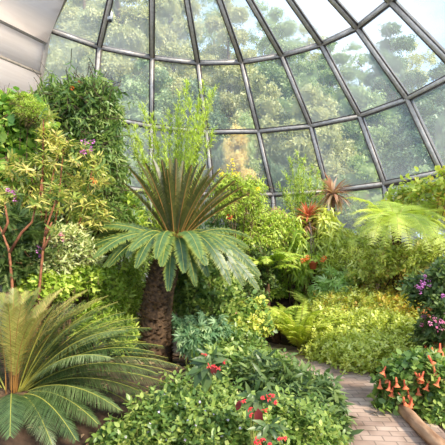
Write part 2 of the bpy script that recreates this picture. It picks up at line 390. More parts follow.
def shrub(name, label, cat, blobs, leaf, size, n, lpt, mat, base=None, stemmat=BARK, nstem=5, srad=.012, group=None, flowers=(), **kw):
    blobs = [blob(*b_) if np.isscalar(b_[0]) else b_ for b_ in blobs]
    c = np.mean([b_[0] for b_ in blobs], axis=0)
    if base is None: base = groundP(c[0], c[1])
    root = empty(name, base, label, cat, group)
    mb, st = MB(), MB()
    zg = float(base[2]) + .03
    foliage(mb, blobs, int(n * DENS), lpt, leaf, size * LSC, stem=st, zmin=zg if 'zmin' not in kw else kw.pop('zmin'), **kw)
    for i in range(nstem):
        b_ = blobs[i % len(blobs)]; tip = b_[0] + b_[1] * sphere_pts(1)[0] * .55; b0 = base + np.array([*(R.randn(2) * .04), -.03])
        mid = (b0 + tip) / 2 + R.randn(3) * .06 * np.array([1, 1, .3]); mid[2] = max(mid[2], zg)
        pts = bez(b0, mid, tip, 7); tube(st, pts, np.linspace(srad * 1.3, srad * .4, 7), 5)
    mb.build('foliage', mat, root)
    st.build('stem', stemmat, root)
    for fl in flowers:
        u, v, kind, r, fm = fl[:5]; y = front(blobs, u, v) - .02; pos = P(u, v, y); fb = MB()
        if kind == 'ball': petal_ball(fb, pos, r)
        elif kind == 'spray':
            for q in range(7): petal_ball(fb, pos + R.randn(3) * r * .55, r * .42, 9)
        elif kind == 'star':
            a_ = np.arange(5) * 1.257 + R.rand(); n3 = nrm(np.array([R.randn() * .3, -.8, .6])); e1 = nrm(np.cross(n3, (0, 0, 1.))); e2 = np.cross(n3, e1)
            d = np.cos(a_)[:, None] * e1 + np.sin(a_)[:, None] * e2
            place(fb, diamond_tpl(.6, -.05, .05), np.repeat(pos[None], 5, 0), d + n3 * .25, n3, r)
        elif kind == 'tube':
            trumpet(fb, pos, nrm(np.array([R.randn() * .35, -.15, -1])), r)
        elif kind == 'spike':
            k_ = 12; d = nrm(R.randn(k_, 3) + np.array([0, -.6, -.3])); place(fb, NARROW, np.repeat(pos[None], k_, 0) + R.randn(k_, 3) * r * .2, d, (0, -.5, 1.), r, r * 1.6)
        fb.build('flower', fm, root)
    return root
def trumpet(mb, top, d, L_):
    s = nrm(np.cross(d, (0.2, 1, .1))); e = np.cross(d, s); prof = [(0, .02), (.1, .09), (.55, .11), (.8, .17), (1.0, .34)]; k = 8
    V = []; T = []
    for f, r in prof:
        for j in range(k):
            a_ = j * 2 * math.pi / k; rr = r * (1.18 if (f == 1 and j % 2) else 1); V.append(top + d * f * L_ + (s * math.cos(a_) + e * math.sin(a_)) * rr * L_); T.append(f)
    Fc = []
    for i in range(len(prof) - 1):
        for j in range(k):
            p_, q_ = i * k + j, i * k + (j + 1) % k; Fc += [(p_, q_, q_ + k), (p_, q_ + k, p_ + k)]
    mb.add(V, Fc, R.rand(), T)

# ---------------------------------------------------------------- fronds
def frond(root, base, ctrl, tip, W, n, mat, rachis_mat, leaf=None, vee=.35, fwd=.6, start=.1, hang=.0, lw=.85, name='frond', rr=.006, upref=(0, 0, 1.), rnd=None, taper=5):
    pts = bez(base, ctrl, tip, 40); s = np.linspace(0, 1, 40); t = nrm(np.gradient(pts, axis=0)); Lc = np.linalg.norm(np.diff(pts, axis=0), axis=1).sum()
    side = nrm(np.cross(t, np.asarray(upref))); nn = np.cross(side, t)
    ss = np.linspace(start, .995, n); I = lambda arr: np.stack([np.interp(ss, s, arr[:, j]) for j in range(3)], 1)
    p, tt, sd, nm = I(pts), nrm(I(t)), nrm(I(side)), nrm(I(nn))
    w = W * np.minimum(1, .35 + .65 * (ss - start) / .22) * (1 - .8 * ss ** taper)
    mb = MB(); tp = leaf if leaf is not None else blade_tpl(1.0, .12)
    step = Lc / n
    fo = fwd * (.7 + .9 * ss ** 2)
    rv = R.rand() * .6 if rnd is None else rnd
    for sg in (-1, 1):
        d = sd * sg + tt * fo[:, None] + nm * vee + np.array([0, 0, -hang]) + R.randn(n, 3) * .09
        ww = w * (.92 + .16 * R.rand(n))
        if leaf is None: place(mb, tp, p, d, nrm(nm + sd * sg * -.3), ww, step * lw, np.clip(rv + R.rand(n) * .4, 0, 1))
        else: place(mb, tp, p, d, nm, ww, ww, np.clip(rv + R.rand(n) * .4, 0, 1))
    o = mb.build(name, mat, root)
    rb = MB(); rp_ = bez(base, ctrl, tip, 14); tube(rb, rp_, np.linspace(rr, rr * .25, 14), 5)
    rb.build('midrib', rachis_mat, o)
    return o

# ---------------------------------------------------------------- leaf colours
M_CLIMB = leaf_mat('climber leaf', ((44, 74, 30), (74, 106, 44), (112, 138, 62), (160, 170, 96)))
M_BROADG = leaf_mat('bright broad leaf', ((62, 104, 38), (92, 136, 48), (140, 170, 66), (176, 190, 90)))
M_VIREYA = leaf_mat('yellow green whorled leaf', ((50, 82, 32), (84, 112, 42), (124, 142, 56), (170, 168, 74), (198, 186, 104), (140, 108, 64)))
M_MID = leaf_mat('mid green leaf', ((56, 90, 36), (84, 118, 48), (122, 148, 66), (164, 176, 92)))
M_DARK = leaf_mat('dark green leaf', ((38, 62, 28), (60, 86, 40), (92, 116, 56), (134, 150, 84)))
M_LIME = leaf_mat('lime leaf', ((104, 122, 36), (158, 170, 60), (194, 200, 92), (222, 222, 142)))
M_LIMEO = leaf_mat('lime and rust leaf', ((110, 116, 36), (166, 168, 52), (204, 192, 84), (196, 120, 60)))
M_YGREEN = leaf_mat('fresh yellow green leaf', ((92, 126, 34), (132, 160, 48), (172, 190, 70), (198, 206, 100)))
M_VARIEG = leaf_mat('pale variegated leaf', ((78, 110, 46), (140, 156, 84), (200, 200, 140), (222, 214, 170)))
M_SMALL = leaf_mat('small bright leaf', ((44, 76, 30), (84, 116, 46), (128, 150, 66), (172, 180, 92)))
M_BLUEG = leaf_mat('blue green leaf', ((58, 96, 62), (88, 128, 84), (126, 158, 108), (160, 182, 128)))
M_CYC_UP = leaf_mat('upright cycad leaflet', ((48, 56, 22), (72, 76, 30), (96, 94, 40)), None, .3, .4)
M_CYC_LOW = leaf_mat('spreading cycad leaflet', ((38, 68, 34), (58, 90, 42), (84, 114, 58)), (172, 174, 70), .3, .4)
M_CYC_LEFT = leaf_mat('grey green cycad leaflet', ((40, 66, 30), (64, 90, 44), (96, 116, 66), (140, 152, 104)), None, .28, .38, .5)
M_CYC_OLD = leaf_mat('yellowing cycad leaflet', ((96, 104, 36), (112, 122, 48), (150, 148, 68), (186, 164, 92)), (172, 136, 80), .3, .45)
M_RACHIS = plain('yellow midrib', (170, 164, 70)); M_RACHISB = plain('tan midrib', (166, 120, 62))
M_FERN = leaf_mat('yellow green fern', ((112, 136, 36), (152, 170, 50), (186, 196, 78), (208, 210, 110)))
M_TREEFERN = leaf_mat('tree fern leaflet', ((120, 146, 44), (164, 182, 66), (196, 206, 96), (216, 220, 130)))
M_WILLOW = leaf_mat('wispy leaf', ((116, 142, 36), (156, 178, 56), (190, 204, 84)))
M_BROMR = leaf_mat('red bromeliad leaf', ((160, 84, 60), (196, 110, 84), (176, 130, 84)), (216, 130, 104))
M_BROMB = leaf_mat('dry bromeliad leaf', ((140, 98, 78), (176, 132, 108), (160, 140, 96), (206, 172, 146)))
F_PURP = petal('purple petal', (176, 84, 160), (206, 130, 196)); F_PINK = petal('pink petal', (214, 84, 140), (236, 150, 186))
F_ORAN = petal('orange petal', (226, 112, 52), (236, 156, 84)); F_RED = petal('red petal', (206, 28, 44), (230, 64, 70))
F_YEL = petal('yellow petal', (226, 186, 40), (240, 208, 80)); F_LIL = petal('lilac petal', (190, 168, 206), (218, 204, 228))
F_CORAL = leaf_mat('coral trumpet', ((226, 96, 66), (236, 122, 84)), (244, 150, 100), .35, .5, .2)
M_MAROON = leaf_mat('maroon underleaf', ((92, 28, 36), (132, 46, 52)))
M_BIGDK = leaf_mat('large dull green leaf', ((44, 72, 34), (66, 94, 46), (98, 118, 66)))

# ---------------------------------------------------------------- the main cycad
def cycad_trunk(root, base, top, r0, r1):
    tr = MB(); n = 12; crv = lambda f: base + (top - base) * f + np.array([1., 0, 0]) * ((top - base)[0] * (f ** 3 - f))
    pts = [crv(f) for f in np.linspace(-.03, 1, n)]
    tube(tr, pts, np.interp(np.linspace(0, 1, n), [0, .25, .8, 1], [r0 * 1.1, r0, r1, r1 * .8]), 16)
    o = tr.build('trunk', rough_mat('cycad bark', (46, 34, 25), (104, 80, 56), 26, .95, .8), root)
    sc = MB(); k = 620; f = R.rand(k); a_ = R.rand(k) * 6.283; r = np.interp(f, [0, .25, .8, 1], [r0 * 1.1, r0, r1, r1 * .8])
    out = np.stack([np.cos(a_), np.sin(a_), np.zeros(k)], 1)
    place(sc, diamond_tpl(.8, 0, .25), np.array([crv(x_) for x_ in f]) + out * (r * .93)[:, None], out * .75 + np.array([0, 0, .7]), out * -.5 + np.array([0, 0, 1.]), .06)
    o2 = sc.build('leaf_base', leaf_mat('leaf base scale', ((48, 34, 24), (84, 62, 42), (124, 92, 62)), None, .0, .9, .1), o); o2['kind'] = 'stuff'
CB, YC = P(155, 352, 4.7), 4.7
CB[2] = float(ground(CB[0], CB[1]))
CT = P(175, 243, YC)
cy = empty('cycad', CB, 'tall cycad with a thick dark trunk and upright olive crown in the middle', 'cycad')
cycad_trunk(cy, CB, CT - np.array([.01, 0, .05]), .185, .165)
hb = MB(); k = 90; d = nrm(R.randn(k, 3) * np.array([1, 1, .5]) + np.array([0, 0, .8]))
place(hb, NARROW, CT + d * .03 + np.array([0, 0, -.04]), d, (0, 0, 1.), .16, .2)
hb.build('crown_heart', leaf_mat('rusty crown heart', ((150, 72, 36), (190, 100, 56), (206, 140, 80)), None, .1, .8, .1), cy, smooth=False)
UP = [(128, 186, -.05), (133, 172, -.25), (141, 165, .1), (148, 168, -.35), (155, 164, .2), (163, 165, -.3), (170, 163, .1), (176, 163, -.15), (183, 165, .3), (190, 170, -.4), (196, 168, .15),
      (203, 169, -.2), (210, 170, .3), (215, 175, -.3), (222, 178, .15), (230, 184, -.2), (237, 189, .1), (243, 196, -.05), (138, 178, -.4), (226, 192, .4), (159, 172, .45), (186, 176, .5), (206, 180, -.45), (168, 174, -.5)]
for u, v, dy in UP:
    tip = CT + (P(u, v, YC + dy) - CT) * np.array([1.1, 1.1, 1.05]); out = tip - CT; h = np.array([out[0], out[1], 0])
    b0 = CT + nrm(h) * .05; ctrl = CT + h * .41 + np.array([0, 0, out[2] * .56])
    frond(cy, b0, ctrl, tip, .1, 62, M_CYC_UP, M_RACHISB, vee=.9, fwd=.75, start=.16, upref=(h * -1 + np.array([0, 0, .35])) if np.linalg.norm(h) > .05 else (0, -1, .3), lw=.8, rr=.008)
LOW = [(86, 226, .05), (88, 234, -.2), (90, 244, -.4), (92, 252, -.3), (97, 258, -.5), (108, 262, -.6), (94, 222, .3), (258, 258, -.05), (256, 270, -.3), (247, 278, -.4), (238, 284, -.5), (252, 247, .4), (103, 254, -.65), (100, 226, .35), (112, 222, .6), (122, 259, -.75), (136, 262, -.85), (133, 248, -.75),
       (161, 268, -.95), (169, 281, -.85), (184, 272, -.95), (198, 262, -1.0), (210, 264, -.85), (213, 279, -.6), (224, 275, -.65), (234, 281, -.45), (228, 268, -.35), (243, 273, -.3), (254, 266, -.1), (249, 256, .1),
       (256, 252, .3), (246, 246, .5), (232, 240, .8), (213, 236, 1.0), (138, 238, .9), (119, 235, .8), (155, 256, -1.0), (104, 240, .1), (116, 246, -.3), (240, 262, -.55), (196, 283, -.5), (150, 240, 1.0), (190, 236, 1.1)]
for u, v, dy in LOW:
    tip = CT + (P(u, v, YC + dy) - CT) * np.array([1.02, 1.05, 1.06]) * (.86 + .26 * R.rand())
    tip[2] += R.randn() * .05; out = tip - CT; h = np.array([out[0], out[1], 0]); hl = np.linalg.norm(h)
    ctrl = CT + h * .55 + np.array([0, 0, .14 + .12 * hl + R.randn() * .05])
    frond(cy, CT + nrm(h) * .05, ctrl, tip, .1, 60, M_CYC_LOW, M_RACHIS, vee=.05, fwd=.5, start=.12, hang=.2, lw=1.0, rr=.008, taper=9, upref=(0, -.75, 1.))

# ---------------------------------------------------------------- the cycad at the left edge
B2, Y2 = P(12, 397, 2.95), 2.95
g2 = groundP(B2[0], B2[1])
c2 = empty('cycad', g2, 'large low cycad in the left foreground with long arching grey green fronds', 'cycad')
tr = MB(); tube(tr, [g2 + np.array([0, 0, -.03]), g2 + np.array([0, 0, .1]), B2], [.2, .19, .13], 12)
tr.build('trunk', rough_mat('cycad bark', (34, 25, 18), (88, 66, 46), 26, .95, .8), c2)
OLD = [(-12, 300, -.1), (2, 293, .25), (14, 289, .1), (27, 291, .4), (40, 288, .2), (52, 294, .5), (63, 289, .35), (76, 297, .15), (88, 290, .6), (98, 299, .3), (22, 305, -.2), (48, 310, -.1), (70, 318, .5), (34, 318, -.25), (84, 312, .05), (-4, 312, .4), (8, 304, -.25), (34, 296, -.1), (58, 304, .2), (46, 300, .6), (92, 306, .2), (108, 296, .45), (118, 302, .6), (66, 330, .1)]
for u, v, dy in OLD:
    tip = P(u, v, Y2 + dy); out = tip - B2; h = np.array([out[0], out[1], 0])
    frond(c2, B2 + nrm(h) * .04, B2 + h * .25 + np.array([0, 0, out[2] * .75]), tip, .1, 74, M_CYC_OLD if R.rand() < .75 else M_CYC_LEFT, M_RACHISB, vee=.35, fwd=.7, start=.2, lw=.42, rr=.004, upref=h * -1 + np.array([0, 0, .6]))
NEW = [(85, 300, -.1), (100, 306, .2), (118, 320, .4), (132, 326, .2), (72, 304, .3), (92, 316, -.2), (108, 326, .1), (60, 300, -.1), (140, 336, -.1), (154, 352, -.2), (112, 304, .3), (124, 312, .1), (139, 318, .35), (150, 328, .0), (146, 342, .3), (163, 346, .1), (168, 358, .35), (180, 366, .1), (183, 376, .3), (178, 388, .05), (170, 402, .2), (158, 374, -.2), (150, 396, -.1),
       (120, 410, -.35), (98, 424, -.4), (76, 440, -.5), (140, 414, .1), (52, 446, -.5), (-14, 440, -.5), (-50, 400, .1), (-60, 360, .3), (-40, 330, .2), (126, 330, -.15), (110, 358, -.35), (-20, 425, -.45), (10, 436, -.75)]
for u, v, dy in NEW:
    tip = P(u, v, Y2 + dy); out = tip - B2; h = np.array([out[0], out[1], 0]); hl = np.linalg.norm(h)
    tip[2] = max(tip[2], float(ground(tip[0], tip[1])) + .06)
    ctrl = B2 + h * .5 + np.array([0, 0, max(out[2], 0) * .55 + .26 * hl])
    frond(c2, B2 + nrm(h) * .04, ctrl, tip, .15, 170, M_CYC_LEFT, M_RACHIS, vee=.1, fwd=.75, start=.14, hang=.4, lw=.5, rr=.006)
# ---------------------------------------------------------------- left wall of climbers and shrubs
shrub('climbing_vine', 'tall dense climbing vine with long hanging dark leaves beside the glass at left', 'vine',
      [(70, 108, 5.6, 26, 22), (98, 118, 5.6, 20, 32), (96, 160, 5.6, 26, 40), (106, 190, 5.7, 18, 34), (60, 130, 5.7, 24, 34), (84, 98, 5.5, 20, 16)], LANCE, .155, 1500, 8, M_CLIMB, droop=.5, nstem=8, twig=.25, up=-.1, srad=.02, stemmat=DARKSTEM,
      flowers=[(72, 54 + 34, 'ball', .035, F_ORAN), (80, 80 + 1, 'ball', .03, F_ORAN)])
shrub('thicket_shrub', 'dense mixed green shrub filling the left thicket behind the purple flowered shrub', 'shrub',
      [(14, 190, 5.3, 34, 36), (60, 200, 5.4, 36, 36), (96, 240, 5.3, 26, 34), (30, 250, 5.0, 40, 34), (70, 282, 5.0, 36, 24)], LANCE, .13, 1300, 7, leaf_mat('mixed thicket leaf', ((40, 66, 28), (78, 108, 44), (130, 150, 66), (180, 184, 100))), nstem=10, twig=.16)
shrub('broad_leaved_shrub', 'tall shrub with broad bright green leaves at the left edge under the pale boards', 'shrub',
      [(8, 128, 4.7, 26, 28), (30, 122, 4.9, 20, 18), (2, 170, 4.7, 24, 34), (14, 108, 4.8, 20, 14)], BROAD, .15, 520, 6, M_BROADG, droop=.35, nstem=5, twig=.22, srad=.018)
shrub('asparagus_fern', 'small feathery yellow green patch hanging among the climber leaves at upper left', 'fern',
      [(32, 112, 4.45, 13, 10), (24, 100, 4.5, 8, 6)], NARROW, .05, 700, 9, M_YGREEN, nstem=3, twig=.1, srad=.006)
shrub('rhododendron', 'tall shrub with reddish bare stems, yellowish whorled leaves and purple flower heads', 'shrub',
      [(46, 118, 4.3, 8, 10), (52, 140, 4.3, 14, 12), (66, 158, 4.3, 26, 18), (34, 170, 4.3, 28, 16), (90, 172, 4.4, 18, 22), (16, 196, 4.3, 20, 20), (60, 200, 4.4, 34, 26), (92, 216, 4.5, 20, 18)], LANCE, .13, 130, 7, M_VIREYA, twig=.07, spread=1.3, nstem=9, srad=.016, stemmat=REDSTEM,
      base=groundP(*P(30, 300, 4.3)[:2]), flowers=[(86, 148, 'spray', .085, F_PURP), (14, 194, 'spray', .065, F_PURP), (94, 180, 'spike', .05, F_ORAN), (8, 190, 'ball', .025, F_PURP)])
shrub('hanging_shrub', 'lower dark leafy part of the thicket just left of the tall trunked cycad', 'shrub',
      [(110, 226, 5.7, 24, 26), (128, 215, 6.0, 14, 22), (88, 222, 5.6, 22, 22)], LANCE, .15, 520, 7, M_MID, twig=.2, nstem=6, droop=.2)
shrub('ginger_plant', 'clump of upright lance leaves with a bright yellow green look behind the cycad at left', 'plant',
      [(120, 206, 5.9, 13, 16), (134, 222, 5.9, 10, 14)], LANCE, .22, 90, 7, M_YGREEN, twig=.35, up=1.4, nstem=6, stemmat=GREENSTEM)
shrub('pinnate_shrub', 'shrub with feathery dark leaves below the purple flowers at the left edge', 'shrub',
      [(18, 232, 4.1, 20, 20), (40, 250, 4.2, 20, 18), (10, 262, 4.0, 18, 20)], PINN, .24, 110, 4, M_DARK, twig=.15, nstem=5, droop=.2, stemmat=REDSTEM,
      flowers=[(37, 250, 'spray', .05, F_PURP), (40, 256, 'ball', .02, F_PURP)])
shrub('variegated_shrub', 'shrub with pale cream streaked leaves and one pink flower left of the cycad fronds', 'shrub',
      [(66, 240, 4.25, 20, 16), (84, 252, 4.4, 16, 14), (52, 262, 4.2, 20, 14)], LANCE, .11, 330, 6, M_VARIEG, nstem=5, flowers=[(62, 237, 'spray', .05, F_PINK)])
shrub('yellow_green_shrub', 'bright yellow green bush under the left fronds of the tall cycad', 'shrub',
      [(76, 278, 4.4, 26, 16), (104, 284, 4.7, 20, 18), (44, 286, 4.1, 24, 14)], OVATE, .085, 480, 7, M_YGREEN, nstem=6)
shrub('leafy_undergrowth', 'fine leaved bush in the shade left of the dark cycad trunk', 'shrub',
      [(112, 306, 4.9, 24, 26), (130, 286, 5.4, 14, 24), (124, 332, 4.6, 14, 18), (96, 320, 4.4, 20, 20)], LANCE, .1, 560, 7, M_YGREEN, nstem=6, up=.9)
st = empty('sapling', groundP(*P(41, 300, 3.9)[:2]), 'slender bare sapling with forked reddish brown stems at left', 'sapling')
q = MB()
for pts in ([(41, 330), (39, 292), (43, 250), (46, 228), (54, 206), (60, 190)], [(45, 236), (52, 222)], [(43, 250), (48, 240), (53, 232)]):
    tube(q, [P(u, v, 3.9) if v < 329 else groundP(*P(u, v, 3.9)[:2]) for u, v in pts], np.linspace(.016, .007, len(pts)), 6)
q.build('stem', REDSTEM, st)
q = MB(); foliage(q, [blob(58, 192, 3.9, 8, 8), blob(54, 230, 3.9, 6, 5)], 14, 6, LANCE, .09); q.build('foliage', M_VIREYA, st)
st = empty('sapling', groundP(*P(14, 310, 3.8)[:2]), 'thin forked red stemmed sapling nearest the left edge', 'sapling')
q = MB()
for pts in ([(15, 330), (12, 282), (9, 250), (2, 232), (-6, 215)], [(10, 252), (22, 232), (32, 222), (36, 205)], [(3, 234), (8, 222), (4, 200)]):
    tube(q, [P(u, v, 3.8) if v < 329 else groundP(*P(u, v, 3.8)[:2]) for u, v in pts], np.linspace(.016, .007, len(pts)), 6)
q.build('stem', REDSTEM, st)
q = MB(); foliage(q, [blob(36, 205, 3.8, 7, 7), blob(4, 200, 3.8, 7, 7), blob(-4, 216, 3.8, 6, 5)], 16, 6, LANCE, .09); q.build('foliage', M_VIREYA, st)

# ---------------------------------------------------------------- wispy shrub behind the cycad
def wispy(name, label, cat, base, tips, y, mat, size, per, r=.012):
    b = P(*base, y); b[2] = float(ground(b[0], b[1])); root = empty(name, b, label, cat); st, fo = MB(), MB()
    for u, v, dy in tips:
        t = P(u, v, y + dy); b0 = b + np.array([R.randn() * .06, R.randn() * .05, -.03]); o_ = t - b0
        pts = bez(b0, b0 + np.array([o_[0] * .25, o_[1] * .25, o_[2] * .6]), t, 24); tube(st, pts, np.linspace(r, r * .2, 24), 5)
        f = .35 + .65 * R.rand(per); i = f * 23; lo = np.minimum(i.astype(int), 22); p = pts[lo] + (pts[lo + 1] - pts[lo]) * (i - lo)[:, None]
        tt = nrm(pts[lo + 1] - pts[lo]); d = nrm(tt * .9 + R.randn(per, 3) * .55)
        k = 6                                             # short side shoots carry the leaves
        Ls = .26 * (1.1 - f)[:, None] + .05
        for j in range(k): place(fo, SLIM, p + d * Ls * (j / k), nrm(d + R.randn(per, 3) * .5), (0, -.5, 1.), size * (.7 + .5 * R.rand(per)), size * .9)
        for a_, b_ in zip(p[::6], d[::6]): tube(st, [a_, a_ + b_ * .15], [r * .3, r * .15], 3, cap=False)
    fo.build('foliage', mat, root); st.build('stem', GREENSTEM, root)
wispy('willow', 'tall wispy yellow green willow like shrub rising behind the upright cycad crown', 'shrub', (172, 300),
      [(124, 120, 0), (134, 128, .3), (143, 108, -.2), (152, 118, .2), (163, 122, -.3), (170, 112, .1), (179, 92, 0), (187, 84, .2), (192, 96, -.2), (204, 84, .1), (210, 96, .3), (200, 118, -.3), (180, 122, .4), (216, 84, .5), (156, 140, .3), (192, 130, .1), (140, 150, -.2), (214, 130, 0)], 6.6, M_WILLOW, .09, 125)
wispy('feathery_shrub', 'feathery fresh green bush against the glass left of the red bromeliad', 'shrub', (306, 260),
      [(284, 172, 0), (290, 160, .2), (297, 154, 0), (304, 158, -.2), (312, 163, .1), (318, 170, .3), (278, 184, .1), (326, 180, 0), (300, 172, -.3), (310, 182, -.2), (286, 192, -.3), (295, 180, .3), (322, 192, .2)], 8.2, M_YGREEN, .085, 70)
shrub('golden_shrub', 'loose yellow green shrub with orange yellow flowers right of the cycad crown', 'shrub',
      [(230, 186, 6.6, 16, 14), (246, 200, 6.7, 18, 16), (228, 204, 6.5, 14, 14), (252, 186, 7.0, 12, 10)], LANCE, .1, 420, 7, M_YGREEN, twig=.2, droop=.6, nstem=6,
      flowers=[(229, 170, 'spray', .13, F_YEL), (223, 175, 'spray', .08, F_YEL), (236, 174, 'spray', .07, F_YEL), (258, 189, 'ball', .04, F_YEL), (229, 217, 'ball', .06, F_RED)])
# ---------------------------------------------------------------- middle thicket, right of the trunk
shrub('weeping_shrub', 'soft drooping pale yellow green shrub between the cycad crown and the red bromeliad', 'shrub',
      [(262, 226, 7.2, 22, 20), (250, 244, 7.0, 20, 18), (280, 236, 7.4, 16, 22)], LANCE, .12, 640, 7, M_YGREEN, droop=.7, twig=.22, nstem=6)
shrub('blush_shrub', 'shrub with pinkish dry flower tufts under the glass left of the red bromeliad', 'shrub',
      [(276, 218, 7.6, 10, 9), (288, 228, 7.7, 8, 8)], LANCE, .1, 130, 7, M_BROMB, nstem=4, flowers=[(278, 214, 'spray', .07, petal('dusty pink', (206, 140, 110), (226, 176, 146)))])
shrub('glossy_shrub', 'mid green leafy bush directly right of the dark cycad trunk', 'shrub',
      [(200, 300, 5.3, 22, 24), (214, 280, 5.6, 26, 20), (190, 272, 5.3, 18, 20), (220, 306, 5.2, 22, 20)], OVATE, .11, 640, 7, M_SMALL, nstem=8,
      flowers=[(222, 264, 'ball', .025, F_PINK), (236, 314, 'ball', .02, F_PINK), (208, 286, 'ball', .018, F_PINK)])
shrub('dark_shrub', 'dark leafy shrub in the shade below the right hand cycad fronds', 'shrub',
      [(240, 290, 6.4, 22, 22), (258, 268, 6.8, 20, 20), (226, 262, 6.2, 18, 16)], OVATE, .1, 480, 7, M_DARK, nstem=6)
shrub('drooping_leaf_shrub', 'plant with drooping fingered blue green leaves at the foot of the cycad trunk', 'plant',
      [(198, 336, 4.5, 16, 13), (212, 330, 4.6, 14, 13), (186, 326, 4.8, 8, 10)], PALM, .2, 60, 4, M_BLUEG, droop=.5, twig=.16, nstem=5, stemmat=GREENSTEM)
shrub('croton', 'bush with yellow blotched leaves beside the far bend of the brick path', 'shrub',
      [(252, 312, 5.3, 15, 14), (242, 328, 5.0, 16, 14), (262, 324, 5.2, 10, 12)], BROAD, .1, 190, 6, leaf_mat('yellow blotched leaf', ((60, 96, 44), (92, 128, 56), (168, 178, 70), (220, 206, 90))), nstem=5)
shrub('bank_shrub', 'green shrub arching over the left edge of the far path', 'shrub',
      [(228, 344, 4.7, 22, 16), (250, 346, 4.75, 14, 12), (214, 350, 4.5, 14, 12)], OVATE, .085, 420, 7, M_MID, nstem=5)
# ferns
def fern(name, label, cat, c, n, L_, W, mat, y, el=(25, 70), droop=.55, base_h=None, nl=26, rr=.005, group=None, az=None, rac=None):
    c = P(c[0], c[1], y); b = groundP(c[0], c[1]); root = empty(name, b, label, cat, group)
    if c[2] - b[2] > .12:
        q = MB(); tube(q, [b + np.array([0, 0, -.03]), (b + c) / 2 + np.array([.02, 0, 0]), c], [.07, .055, .05], 10); q.build('trunk', rough_mat('fern trunk', (52, 36, 24), (104, 78, 52), 40, .95, .8), root)
    else: c = b + np.array([0, 0, -.02])
    for i in range(n):
        a_ = i * 2.399 + R.rand() * .4 if az is None else az[i % len(az)] + R.randn() * .12
        e = math.radians(el[0] + (el[1] - el[0]) * R.rand()); ln = L_ * (.75 + .4 * R.rand())
        h = np.array([math.cos(a_), math.sin(a_), 0]); ctrl = c + (h * math.cos(e) + np.array([0, 0, math.sin(e)])) * ln * .6
        tip = c + h * ln * (.55 + .4 * math.cos(e)) + np.array([0, 0, ln * (math.sin(e) * .75 - droop)])
        tip[2] = max(tip[2], float(ground(tip[0], tip[1])) + .04)
        frond(root, c, ctrl, tip, W, nl, mat, rac or M_RACHIS, leaf=PINNA if nl < 40 else leaf_tpl(.22, .15, .02), vee=.05, fwd=.35, start=.14, rr=rr, hang=.3, taper=2.2)
    return root
fern('fern', 'arching yellow green fern clump left of the lime ground cover, beside the far path', 'fern', (300, 346), 46, .95, .12, M_FERN, 5.75, (45, 88), .1, nl=50)
fern('fern', 'yellow green fern behind the arching fern clump, under the hanging pot', 'fern', (318, 322), 36, .72, .11, M_FERN, 6.6, (45, 88), .1, nl=50)
fern('fern', 'dark green fern with drooping fronds below the weeping shrub', 'fern', (266, 272), 22, .85, .16, M_YGREEN, 6.7, (30, 75), .35, nl=44)
fern('fern', 'small fern at the bend of the path under the dark shrub', 'fern', (276, 322), 14, .5, .11, M_YGREEN, 6.1, (35, 75), .25, nl=44)
shrub('background_shrub', 'mid green bush filling the space behind the ferns under the mossy trunk', 'shrub',
      [(292, 286, 7.9, 30, 24), (272, 262, 8.0, 24, 24), (330, 282, 8.0, 24, 20), (262, 292, 7.4, 18, 20)], OVATE, .12, 500, 7, M_YGREEN, nstem=6)
shrub('background_shrub', 'soft green bush seen behind the trunk and spread fronds of the tall cycad', 'shrub',
      [(152, 256, 6.9, 26, 24), (190, 250, 7.0, 30, 24), (226, 232, 7.4, 24, 24), (140, 236, 7.0, 20, 24), (168, 284, 6.2, 22, 20)], LANCE, .13, 620, 7, M_MID, nstem=6)
# mossy column with epiphytes
yc = 7.5; cb = P(309, 262, yc); cb = groundP(cb[0], cb[1]); ct = P(308, 219, yc)
col = empty('mossy_tree', cb, 'slim mossy tree trunk carrying bromeliads and vines right of the middle', 'tree')
q = MB(); tube(q, [cb - np.array([0, 0, .03]), (cb + ct) / 2 + np.array([.03, 0, 0]), ct], [.1, .09, .1], 12); q.build('trunk', rough_mat('mossy bark', (66, 48, 28), (122, 100, 56), 24, .95, .9), col)
q = MB(); n = 420; f = R.rand(n); a_ = R.rand(n) * 6.283; o_ = np.stack([np.cos(a_), np.sin(a_), 0 * a_], 1)
place(q, NARROW, cb + (ct - cb) * f[:, None] + o_ * .09, o_ + np.array([0, 0, -.7]), o_ * .5 + np.array([0, 0, 1.]), .12, .2); q.build('moss', leaf_mat('brown moss', ((96, 74, 40), (140, 110, 62), (150, 140, 70)), None, .2, .9, .1), col)
def rosette(name, label, c, L_, n, mat, stem_to=None, w=.5, el=(0, 75)):
    root = empty(name, c, label, 'bromeliad'); q = MB(); a_ = R.rand(n) * 6.283; e = np.radians(el[0] + (el[1] - el[0]) * R.rand(n))
    d = np.stack([np.cos(a_) * np.cos(e), np.sin(a_) * np.cos(e), np.sin(e)], 1)
    place(q, STRAP, np.repeat(c[None], n, 0), d, (0, 0, 1.), L_ * (.7 + .5 * R.rand(n)), L_ * w * 2); q.build('foliage', mat, root)
    if stem_to is not None: q = MB(); tube(q, [stem_to - np.array([0, 0, .03]), (c + stem_to) / 2 + np.array([.02, .02, 0]), c], [.035, .03, .035], 8); q.build('stem', BARK, root)
    return root
rosette('bromeliad', 'red bromeliad rosette on top of the mossy trunk', ct + np.array([0, 0, .04]), .34, 70, M_BROMR)
rosette('bromeliad', 'withered brown bromeliad head against the glass right of the red one', P(333, 194, 7.7), .42, 110, M_BROMB, groundP(*P(335, 260, 7.7)[:2]), el=(-40, 80))
rosette('bromeliad', 'tan bromeliad hanging on the mossy trunk below the red rosette', P(306, 226, 7.4), .28, 50, M_BROMB, el=(-60, 40))
shrub('staghorn_vine', 'yellow green strap leaved epiphyte hanging from the left side of the mossy trunk', 'vine', [(293, 240, 7.4, 12, 22), (298, 262, 7.4, 10, 20), (286, 254, 7.5, 8, 16)], STRAP, .3, 150, 5, M_YGREEN, ratio=1.6, droop=.9, nstem=4)
